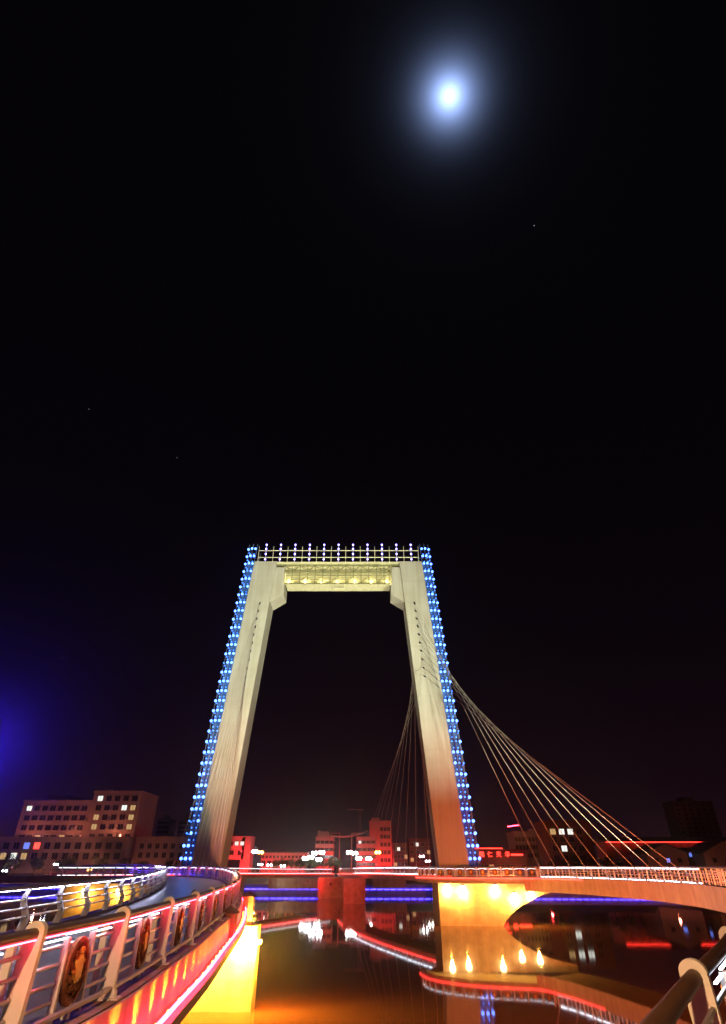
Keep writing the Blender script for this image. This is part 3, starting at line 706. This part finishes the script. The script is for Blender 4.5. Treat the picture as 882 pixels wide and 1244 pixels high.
# far bank
def S(x, d): return (x - 441) / 676 * (d * .8427 + 6 * .538)
def HZ(y, d): return 7.1 + (1054 - y) / 957 * d * (1 - (1054 - y) * .00062)
D = 262
b = thing('red_building', 'red-lit gatehouse building with square opening beside the left leg', 'building', (S(290, D), D, G))
x0, x1 = S(275, D), S(304, D); zt = HZ(1015, D)
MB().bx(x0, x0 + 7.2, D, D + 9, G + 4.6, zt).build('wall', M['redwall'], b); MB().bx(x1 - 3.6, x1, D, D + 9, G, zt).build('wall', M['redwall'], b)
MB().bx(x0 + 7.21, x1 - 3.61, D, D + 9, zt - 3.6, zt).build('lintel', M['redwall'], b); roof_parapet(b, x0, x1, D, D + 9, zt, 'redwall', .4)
windows(b, 0, x0 + .6, x0 + 7.2, D, [zt - 2.2], 3, 1.4, 1.3, {(0, 1): 'winw', (0, 2): 'winw'}); windows(b, 0, x0 + .6, x0 + 7.2, D, [zt - 5.4], 2, 1.6, 1.5, {})
D = 268
b = thing('market_building', 'long low building with arcaded front washed in red light', 'building', (S(345, D), D, G))
x0, x1 = S(318, D), S(372, D); zt = HZ(1037, D)
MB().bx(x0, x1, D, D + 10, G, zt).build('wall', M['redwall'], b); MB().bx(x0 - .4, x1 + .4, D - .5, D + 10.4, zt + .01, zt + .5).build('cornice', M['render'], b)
windows(b, 0, x0, x1, D, [zt - 1.0], 12, .9, .8, {}); windows(b, 0, x0, x1, D, [zt - 3.3], 8, 1.5, 1.8, {})
D = 285
for (p0, p1), nm in (((383, 405), 'with a small rooftop room'), ((433, 457), 'with one lit window')):
    b = thing('office_building', f'banded office block with dark window strips {nm}', 'building', (S(p0, D), D, G))
    x0, x1 = S(p0, D), S(p1, D); zt = HZ(1016, D); MB().bx(x0 + .4, x1 - .4, D + .5, D + 12, G, zt - .1).build('glazing', M['glass'], b)
    for q_ in range(5): MB().bx(x0, x1, D, D + 12.3, zt - 1.0 - q_ * 2.75, zt + .55 - q_ * 2.75).build('spandrel_band', M['redwall'], b)
    for q_ in range(5): MB().bx(x0 + (x1 - x0) * q_ / 4 - .12, x0 + (x1 - x0) * q_ / 4 + .12, D + .3, D + .48, G, zt).build('mullion', M['wframe'], b)
    if p0 < 400: MB().bx(x0 + .6, x1 - 2.6, D + 2, D + 9, zt + .57, zt + 2.6).build('roof_room', M['redwall'], b)
    else: MB().bx(x0 + .9, x0 + 2.3, D + .35, D + .47, zt - 2.1, zt - 1.1).build('lit_window', E['winw'], b)
b = thing('roof_canopy', 'sagging red roof canopy slung between the banded office blocks', 'canopy', (S(415, D), D + 4, G))
m = MB(); pts = [(S(385 + 62 * u, D), D + 3, HZ(1006 + 8 * (1 - (2 * u - 1) ** 2) + (1 - u) * 0, D)) for u in [i / 14 for i in range(15)]]
m.tube(pts, .42, 6); m.build('canopy_rib', M['redwall'], b, True)
for p_ in (412, 427): MB().tube([(S(p_, D), D + 3, G), (S(p_, D), D + 3, HZ(1009, D))], .22, 8).build('mast', M['redwall'], b, True)
for (u0, u1) in ((400, 412), (427, 440)): MB().bar((S(u0, D), D + 3, HZ(1009, D)), (S(u1, D), D + 3, HZ(1009, D)), .3).build('cross_arm', M['redwall'], b)
D = 310
b = thing('tower_block', 'tall plain tower block lit red behind the banded offices', 'building', (S(460, D), D, G))
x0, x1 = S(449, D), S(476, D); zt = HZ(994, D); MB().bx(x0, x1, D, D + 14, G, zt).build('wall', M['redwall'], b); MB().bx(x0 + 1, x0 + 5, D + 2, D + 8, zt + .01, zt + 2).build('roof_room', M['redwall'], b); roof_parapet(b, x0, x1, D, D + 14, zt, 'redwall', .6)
windows(b, 0, x0 + 5, x1 - .5, D, [zt - 3 - 3.2 * i for i in range(7)], 3, 1.3, 1.5, {})
b = thing('tower_crane', 'slim red lattice tower crane behind the tower block', 'crane', (S(437, 330), 330, G))
m = MB(); xc = S(437, 330); zc = HZ(976, 330)
for q_ in (-.6, .6):
    for y in (-.6, .6): m.bar((xc + q_, 330 + y, G), (xc + q_, 330 + y, zc), .18)
for i in range(16): z = G + (zc - G) * i / 16; m.bar((xc - .6, 329.4, z), (xc + .6, 329.4, z + (zc - G) / 16), .12)
m.build('mast', M['redwall'], b); MB().bar((xc - 7, 330, zc), (xc + 2, 330, zc), .5, .4).build('jib', M['redwall'], b)
D = 300
for (p0, p1, yt, nm) in ((478, 495, 1024, 'dim slab block with scattered windows left of the right leg'), (497, 524, 1018, 'dim wider block just behind the right pylon leg')):
    b = thing('apartment_block', nm, 'building', (S(p0, D), D, G)); x0, x1 = S(p0, D), S(p1, D); zt = HZ(yt, D)
    MB().bx(x0, x1, D, D + 10, G, zt).build('wall', M['brick'], b); roof_parapet(b, x0, x1, D, D + 10, zt, 'brick', .5)
    windows(b, 0, x0, x1, D, [zt - 2 - 3 * i for i in range(3)], 4, 1.3, 1.4, {(0, 1): 'winw', (1, 3): 'winy', (2, 0): 'winy'})
# right-hand bank
D = 262
b = thing('restaurant_building', 'low restaurant with red illuminated characters on its front', 'building', (S(605, D), D, G))
x0, x1 = S(576, D), S(640, D); zt = HZ(1031, D)
MB().bx(x0, x1, D, D + 12, G, zt).build('wall', M['brick'], b); MB().bx(x0 - .4, S(611, D), D - .8, D + 12.4, zt + .01, zt + .6).build('roof', M['roof'], b)
MB().bx(x0, S(610, D), D - .95, D - .82, zt + .15, zt + .45).build('light_strip', E['neon'], b)
windows(b, 0, x0 + 1, x1 - 1, D, [G + 1.9], 9, 1.7, 1.8, {(0, 2): 'winy'})
def glyph(ch, x, z, size, parent):
    cu = bpy.data.curves.new('glyph', 'FONT'); cu.body = ch; cu.size = size; cu.extrude = .05; cu.align_x = 'CENTER'; cu.offset = .03
    o = bpy.data.objects.new('tmp', cu); C.objects.link(o); bpy.context.view_layer.update()
    me = bpy.data.meshes.new_from_object(o.evaluated_get(bpy.context.evaluated_depsgraph_get())); bpy.data.objects.remove(o)
    me.transform(Matrix.Rotation(R(90), 4, 'X')); me.materials.clear(); me.materials.append(E['neon'])
    return put('sign_character', me, parent, (x, D - .45, z))
for ch, px in zip('国仁天华', (584.5, 594.5, 605, 615.5)): glyph(ch, S(px, D), HZ(1040.2, D), 2.0, b)
MB().bx(S(620, D), S(634, D), D - .5, D - .4, HZ(1039, D), HZ(1037, D)).build('light_strip', E['neon'], b)
D = 290
b = thing('annex_building', 'grey three-storey annex with window rows and lit roof sign beam', 'building', (S(645, D), D, G))
x0, x1 = S(627, D), S(664, D); zt = HZ(1009, D); MB().bx(x0, x1, D, D + 14, G, zt).build('wall', M['render2'], b); roof_parapet(b, x0, x1, D, D + 14, zt, 'render2', .5)
MB().bx(S(650, D), S(658, D), D + 3, D + 8, zt + .01, HZ(1003, D)).build('roof_room', M['render2'], b)
windows(b, 0, x0, x1, D, [zt - 2.5, zt - 5.6, zt - 8.7], 9, .9, 1.5, {})
MB().bar((S(620, D), D - .6, HZ(1000.5, D)), (S(634, D), D - .6, HZ(998.5, D)), .25).build('roof_light', E['redtube'], b)
MB().tube([(S(628, D), D + .4, zt), (S(628, D), D - .4, HZ(1000, D))], .12, 6).build('roof_light_post', M['dark'], b)
D = 250
b = thing('brick_building', 'dark brick building with bright upper windows behind the stay cables', 'building', (S(690, D), D, G))
x0, x1 = S(667, D), S(722, D); zt = HZ(994, D); MB().bx(x0, x1, D, D + 16, G, zt).build('wall', M['brick'], b); roof_parapet(b, x0, x1, D, D + 16, zt, 'brick', .6)
windows(b, 0, x0 + .8, x1 - 3, D, [HZ(1007.5, D), HZ(1018, D), HZ(1030, D), HZ(1042, D)], 4, 2.1, 1.9, {(0, 0): 'winy', (0, 1): 'winw', (0, 2): 'winw', (2, 1): 'winw'})
D = 240
b = thing('pavilion_building', 'long eaves building with red light strip under its roof edge', 'building', (S(800, D), D, G))
x0, x1 = S(736, D), S(900, D); zt = HZ(1021, D); MB().bx(x0, x1, D, D + 10, G, zt).build('wall', M['redwall'], b)
m = MB(); m.prism([(D - 1.4, zt + .05), (D + 5, zt + 1.7), (D + 11.4, zt + .05)], lambda a, b_, d: (d, a, b_), x0 - 1, x1 + 1); m.build('roof', M['roof'], b)
MB().bx(x0, x1, D - 1.25, D - 1.1, zt - .30, zt - .08).build('light_strip', E['neon'], b)
for i in range(19): xx = x0 + (x1 - x0) * i / 18; MB().bx(xx - .18, xx + .18, D - 1.2, D - .85, G, zt - .32).build('column', M['redwall'], b)
D = 215
for (p0, p1, yt, nm) in ((783, 832, 1024, 'gabled pale house with small dark windows behind the right arm'), (852, 905, 1021, 'gabled brown house at the right end of the bank')):
    b = thing('gabled_house', nm, 'house', (S(p0, D), D - 25, G)); x0, x1 = S(p0, D), S(p1, D); zt = HZ(1036, D); za = HZ(yt, D); xm_ = (x0 + x1) / 2
    m = MB(); m.prism([(x0, G - 3), (x1, G - 3), (x1, zt), (xm_, za), (x0, zt)], lambda a, b_, d: (a, d, b_), D, D + 14); m.build('wall', M['render'], b)
    for (a, z_, c, z2) in ((x0 - .6, zt - .1, xm_, za + .05), (xm_, za + .05, x1 + .6, zt - .1)):
        m = MB(); m.prism([(a, z_), (c, z2), (c, z2 + .3), (a, z_ + .3)], lambda p_, q_, d: (p_, d, q_), D - .5, D + 14.5); m.build('roof', M['roof'], b)
    windows(b, 0, x0 + 1, x1 - 1, D, [zt - 2.0], 3, 1.2, 1.2, {(0, 1): 'winb'} if p0 < 800 else {})
b = thing('workshop_building', 'dark low workshop with blue lit windows between the gabled houses', 'building', (S(842, 222), 222, G)); D = 222
x0, x1 = S(833, D), S(851, D); MB().bx(x0, x1, D, D + 8, G - 3, HZ(1030, D)).build('wall', M['brick'], b); MB().bx(x0 - .3, x1 + .3, D - .4, D + 8.3, HZ(1030, D) + .01, HZ(1030, D) + .3).build('roof', M['roof'], b)
windows(b, 0, x0, x1, D, [HZ(1038, D)], 3, .9, 1.2, {(0, 0): 'winb', (0, 1): 'winb', (0, 2): 'winb'}); windows(b, 0, x0, x1, D, [HZ(1048, D)], 2, .9, 1.2, {})
for (p0, p1, yt, D, nm) in ((184, 199, 989, 520, 'faint distant high-rise left of the pylon'), (211, 226, 990, 560, 'faint distant slab tower behind the blue lamps'), (835, 886, 963, 520, 'faint wide high-rise far behind the gabled houses')):
    b = thing('high_rise', nm, 'building', (S(p0, D), D, G)); x0, x1 = S(p0, D), S(p1, D); zt = HZ(yt, D)
    MB().bx(x0, x1, D, D + 18, G, zt).build('wall', M['render2'], b); MB().bx(x0 + (x1 - x0) * .3, x0 + (x1 - x0) * .6, D + 3, D + 12, zt + .01, zt + 3).build('roof_room', M['render2'], b)
    windows(b, 0, x0, x1, D, [zt - 3 - 3.3 * i for i in range(10)], 6, 1.6, 1.5, {})

# red wash lamps standing in front of the red buildings
def wash(px, d, z, col, power, label, target, group='red wash lamps'):
    x = S(px, d); t = thing('wash_light', label, 'floodlight', (x, d, G), group)
    MB().tube([(x, d, G), (x, d, z)], .07, 6).build('pole', M['dark'], t, True)
    MB().box((x, d + .1, z + .1), (.5, .3, .3)).build('housing', M['dark'], t)
    light(t, 'POINT', (x, d + .6, z + .3), col, power, .3)
RED = (1, .035, .04)
for px, d, z, pw, nm in ((282, 258, 6.2, 2600, 'gatehouse wall'), (298, 258, 6.2, 2600, 'gatehouse pillar'), (290, 258, 12.5, 1800, 'gatehouse lintel, on a tall pole'), (325, 263, 6.0, 2000, 'gatehouse end of the arcaded building'), (345, 263, 6.0, 2000, 'middle of the arcaded building'), (365, 263, 6.0, 1800, 'office end of the arcaded building'), (394, 279, 6.5, 4500, 'banded office with roof room'), (445, 279, 6.5, 4500, 'banded office with lit window'), (419, 276, 6.3, 3000, 'gap between the banded offices'),
                     (468, 302, 8, 9000, 'tall tower block'), (484, 292, 6.5, 1500, 'dim slab block'), (512, 292, 6.5, 1500, 'dim wider block'), (600, 256, 6.3, 900, 'sign characters of the restaurant'), (625, 256, 6.3, 900, 'unlit end of the restaurant'), (660, 240, 6.5, 1200, 'dark brick building')):
    wash(px, d, z, RED, pw, f'small red wash lamp before the {nm}', None)
for (px, d, pw), nm in zip(((205, 232, 1000), (160, 228, 2300), (110, 225, 2300), (60, 225, 2300), (20, 225, 1500)), ORD):
    wash(px, d, 6.4, (1, .26, .15), pw * .8, f'small warm wash lamp on the left bank, {nm} from the pylon', None, 'warm wash lamps')
for px, d, pw, nm in ((805, 205, 500, 'pale'), (870, 205, 500, 'brown')):
    wash(px, d, 5.9, (1, .25, .15), pw, f'small warm wash lamp before the {nm} gabled house', None, 'warm house lamps')

for x, nm in ((-128, 'long part'), (-112, 'middle part'), (-96, 'tower part')):
    t = thing('wash_light', f'small warm wash lamp added on the podium roof before the {nm} of the apartments', 'floodlight', (x, 243, Z(14.4) + .5), 'added warm roof lamps')
    z = LOC[t.name][2]; MB().tube([(x, 243, z - .48), (x, 243, z + .6)], .07, 6).build('pole', M['dark'], t, True); MB().box((x, 243.1, z + .7), (.5, .3, .3)).build('housing', M['dark'], t)
    light(t, 'POINT', (x, 243.6, z + 1.0), (1, .27, .16), 1500, .3)  # added lamps that brighten the upper storeys of the apartments

# ------------------------------------------------------------------ street lamps
globe = {k_: MB().ball((0, 0, 0), .5, 10, 7).mesh('globe', E[k_], True) for k_ in ('street', 'sodium')}
def street_lamp(px, py, d, kind, label, group, r=1.0):
    x, z = S(px, d), HZ(py, d); t = thing('street_lamp', label, 'street lamp', (x, d, G if d > 200 else 2.6), group)
    MB().tube([(x, d, LOC[t.name][2]), (x, d, z - .5)], [.11, .06], 8).build('pole', M['dark'], t, True)
    MB().bar((x - .5, d, z - .45), (x + .5, d, z - .45), .08).build('arm', M['dark'], t)
    for q_ in (-.55, .55):
        o = put('globe', globe[kind], t, (x + q_, d, z)); o.scale = (r,) * 3
for i, (px, py) in enumerate(((310, 1034), (371.6, 1042.6), (378, 1041), (382.4, 1035.8), (388, 1044), (391, 1035), (424.6, 1035), (431, 1036), (436, 1042.6), (448, 1043))):
    street_lamp(px, py, 236, 'street', f'bright white promenade street lamp, {ORD[i]} from the red gatehouse', 'white promenade lamps')
for px, py in ((317, 1035), (459, 1035)):
    street_lamp(px, py, 238, 'sodium', f"orange street lamp {'beside the red gatehouse' if px < 400 else 'before the tall tower block'}", 'orange promenade lamps')
for px, py, nm in ((318, 1050, 'nearest the gatehouse'), (329, 1051, 'second from the gatehouse'), (14, 1058, 'before the red shop'), (73, 1050, 'white, before the podium block'), (115, 1057, 'orange, before the podium block'), (345, 1052, 'third from the gatehouse'), (512, 1040, 'higher one beside the right leg'), (519, 1046, 'lower one beside the right leg')):
    street_lamp(px, py, 230, 'street' if px not in (115,) else 'sodium', f'small low quay lamp, {nm}', 'low quay lamps', .5)

# ------------------------------------------------------------------ trees along the banks
def leaf_crown(seed, n=900):
    rr = random.Random(seed); m = MB(); lobes = [(rr.uniform(-1.6, 1.6), rr.uniform(-1.6, 1.6), rr.uniform(2.6, 5.4), rr.uniform(.8, 1.5)) for _ in range(11)]
    for _ in range(n):
        cx, cy, cz, r = rr.choice(lobes); v = Vector((rr.gauss(0, 1), rr.gauss(0, 1), rr.gauss(0, 1))).normalized() * r * rr.uniform(.55, 1.05)
        p = Vector((cx, cy, cz)) + v; a = Vector((rr.gauss(0, 1), rr.gauss(0, 1), rr.gauss(0, 1))).normalized(); b_ = a.orthogonal().normalized(); s_ = rr.uniform(.14, .3)
        m.add([p - a * s_, p - b_ * s_ * .5, p + a * s_, p + b_ * s_ * .5], [(0, 1, 2, 3)])
    return m.mesh('crown', M['leaf'])
def trunk_mesh(seed):
    rr = random.Random(seed); m = MB(); m.tube([(0, 0, 0), (.06, .03, 1.4), (-.05, .05, 2.8), (0, 0, 4.4)], [.2, .16, .11, .04], 7)
    for _ in range(6):
        a = rr.uniform(0, 6.28); z = rr.uniform(1.5, 3.2); m.tube([(0, 0, z), (.6 * math.cos(a), .6 * math.sin(a), z + .7), (1.3 * math.cos(a), 1.3 * math.sin(a), z + 1.6)], [.09, .06, .02], 5)
    return m.mesh('trunk', M['bark'], True)
crowns = [leaf_crown(s_) for s_ in range(4)]; trunks = [trunk_mesh(s_) for s_ in range(4)]
def tree(x, y, z, h, label, group, k_):
    t = thing('tree', label, 'tree', (x, y, z), group); t.scale = (h / 6.2,) * 3; t.rotation_euler = (0, 0, k_ * 1.7)
    link('trunk', trunks[k_ % 4], t); link('crown', crowns[k_ % 4], t)
for i in range(13): tree(-150 + i * 8 + rnd.uniform(-2, 2), qy(-150 + i * 8) + rnd.uniform(8, 11), 3.6, rnd.uniform(5.5, 8), f'dark bushy tree on the left bank, {ORD[12 - i]} from the left pylon leg', 'left bank trees', i)
for i in range(9): tree(S(338 + i * 9, 246), 246 + rnd.uniform(-3, 3), G, rnd.uniform(4.5, 6), f'dark low promenade tree, {ORD[i]} from the red gatehouse building', 'promenade trees', i + 2)
for i in range(8): tree(S(668 + i * 17, 225), 228 + rnd.uniform(-4, 4), 4.6, rnd.uniform(5, 7), f'dark tree on the right bank, {ORD[i]} from the restaurant building', 'right bank trees', i + 5)

# ------------------------------------------------------------------ moon and stars
mo = MB().ball(tuple(MOON * 3000), 11, 24, 16).build('moon', E['moon'], None, True); tag(mo, 'small overexposed full moon in a pale blue halo', 'moon')
def star(px, py, r, nm):
    a, b_ = (px - 441) / 676, -(py - 622) / 676; d = Vector((a, math.cos(PITCH) - b_ * math.sin(PITCH), math.sin(PITCH) + b_ * math.cos(PITCH))).normalized()
    o = MB().ball(tuple(d * 3000 + Vector((0, 0, EYE))), r, 6, 4).build('star', E['star']); tag(o, 'faint tiny star ' + nm, 'star', 'stars')
for px, py, r, nm in ((649, 274, 1.6, 'just below the moon'), (215, 556, 1.2, 'above the left pylon top'), (108, 497, 1.0, 'highest on the side away from the moon'), (76, 799, 1.5, 'low above the stepped apartments')): star(px, py, r, nm)
pc = thing('bridge_pier', 'pier below the near platform with its own floodlights', 'pier', (0, 1.5, 0))
MB().bx(-3.2, 3.0, -2.5, 2.2, -.3, 4.5).build('block', M['pier'], pc)
flood((2.4, 3.2, 3.4), (28, 90, 9), (1, .18, .05), 520000, 'orange floodlight on the near pier aimed at the right arm and leg', 'orange leg floodlights', 38, .2, 'uplight')
# sodium lamp post on the near platform that lights the closest posts
t = thing('street_lamp', 'tall orange street lamp standing on the near platform', 'street lamp', (-3.2, -3.2, 5.3))
MB().tube([(-3.2, -3.2, 5.3), (-3.2, -3.2, 11.8)], [.12, .07], 10).build('pole', M['dark'], t, True); MB().bar((-3.2, -3.2, 11.75), (-2.2, -2.2, 11.95), .08).build('arm', M['dark'], t)
MB().ball((-2.2, -2.2, 11.8), .2, 10, 6, .5).build('lamp_head', E['sodium'], t, True); light(t, 'POINT', (-2.2, -2.2, 11.55), (1, .52, .23), 6500, .2)

# ------------------------------------------------------------------ blue beacon mast and night haze
bl = thing('light_mast', 'tall mast with a blue beacon lamp on the left bank', 'light mast', (-77, 118, 0))
MB().tube([(-77, 118, -.3), (-77, 118, 26.6)], [.4, .14], 10).build('pole', M['dark'], bl, True); MB().ball((-77, 118, 27), .45, 10, 7).build('beacon', E['quayblue'], bl, True)
light(bl, 'SPOT', (-76.7, 117.4, 27), (.05, .02, 1), 105000, .3, (0, 0, 9), 70, .6)
m = MB(); m.bx(-700, 700, -110, 800, -1, 82)
hm = bpy.data.materials.new('haze_air'); hm.use_nodes = True; n_ = hm.node_tree.nodes; n_.clear()
o_ = n_.new('ShaderNodeOutputMaterial'); v_ = n_.new('ShaderNodeVolumePrincipled'); v_.inputs['Density'].default_value = 0.0002; v_.inputs['Anisotropy'].default_value = 0.93
v_.inputs['Color'].default_value = (.9, .92, .95, 1)
hm.node_tree.links.new(v_.outputs[0], o_.inputs['Volume'])
hz = m.build('haze', hm); hz['kind'] = 'stuff'
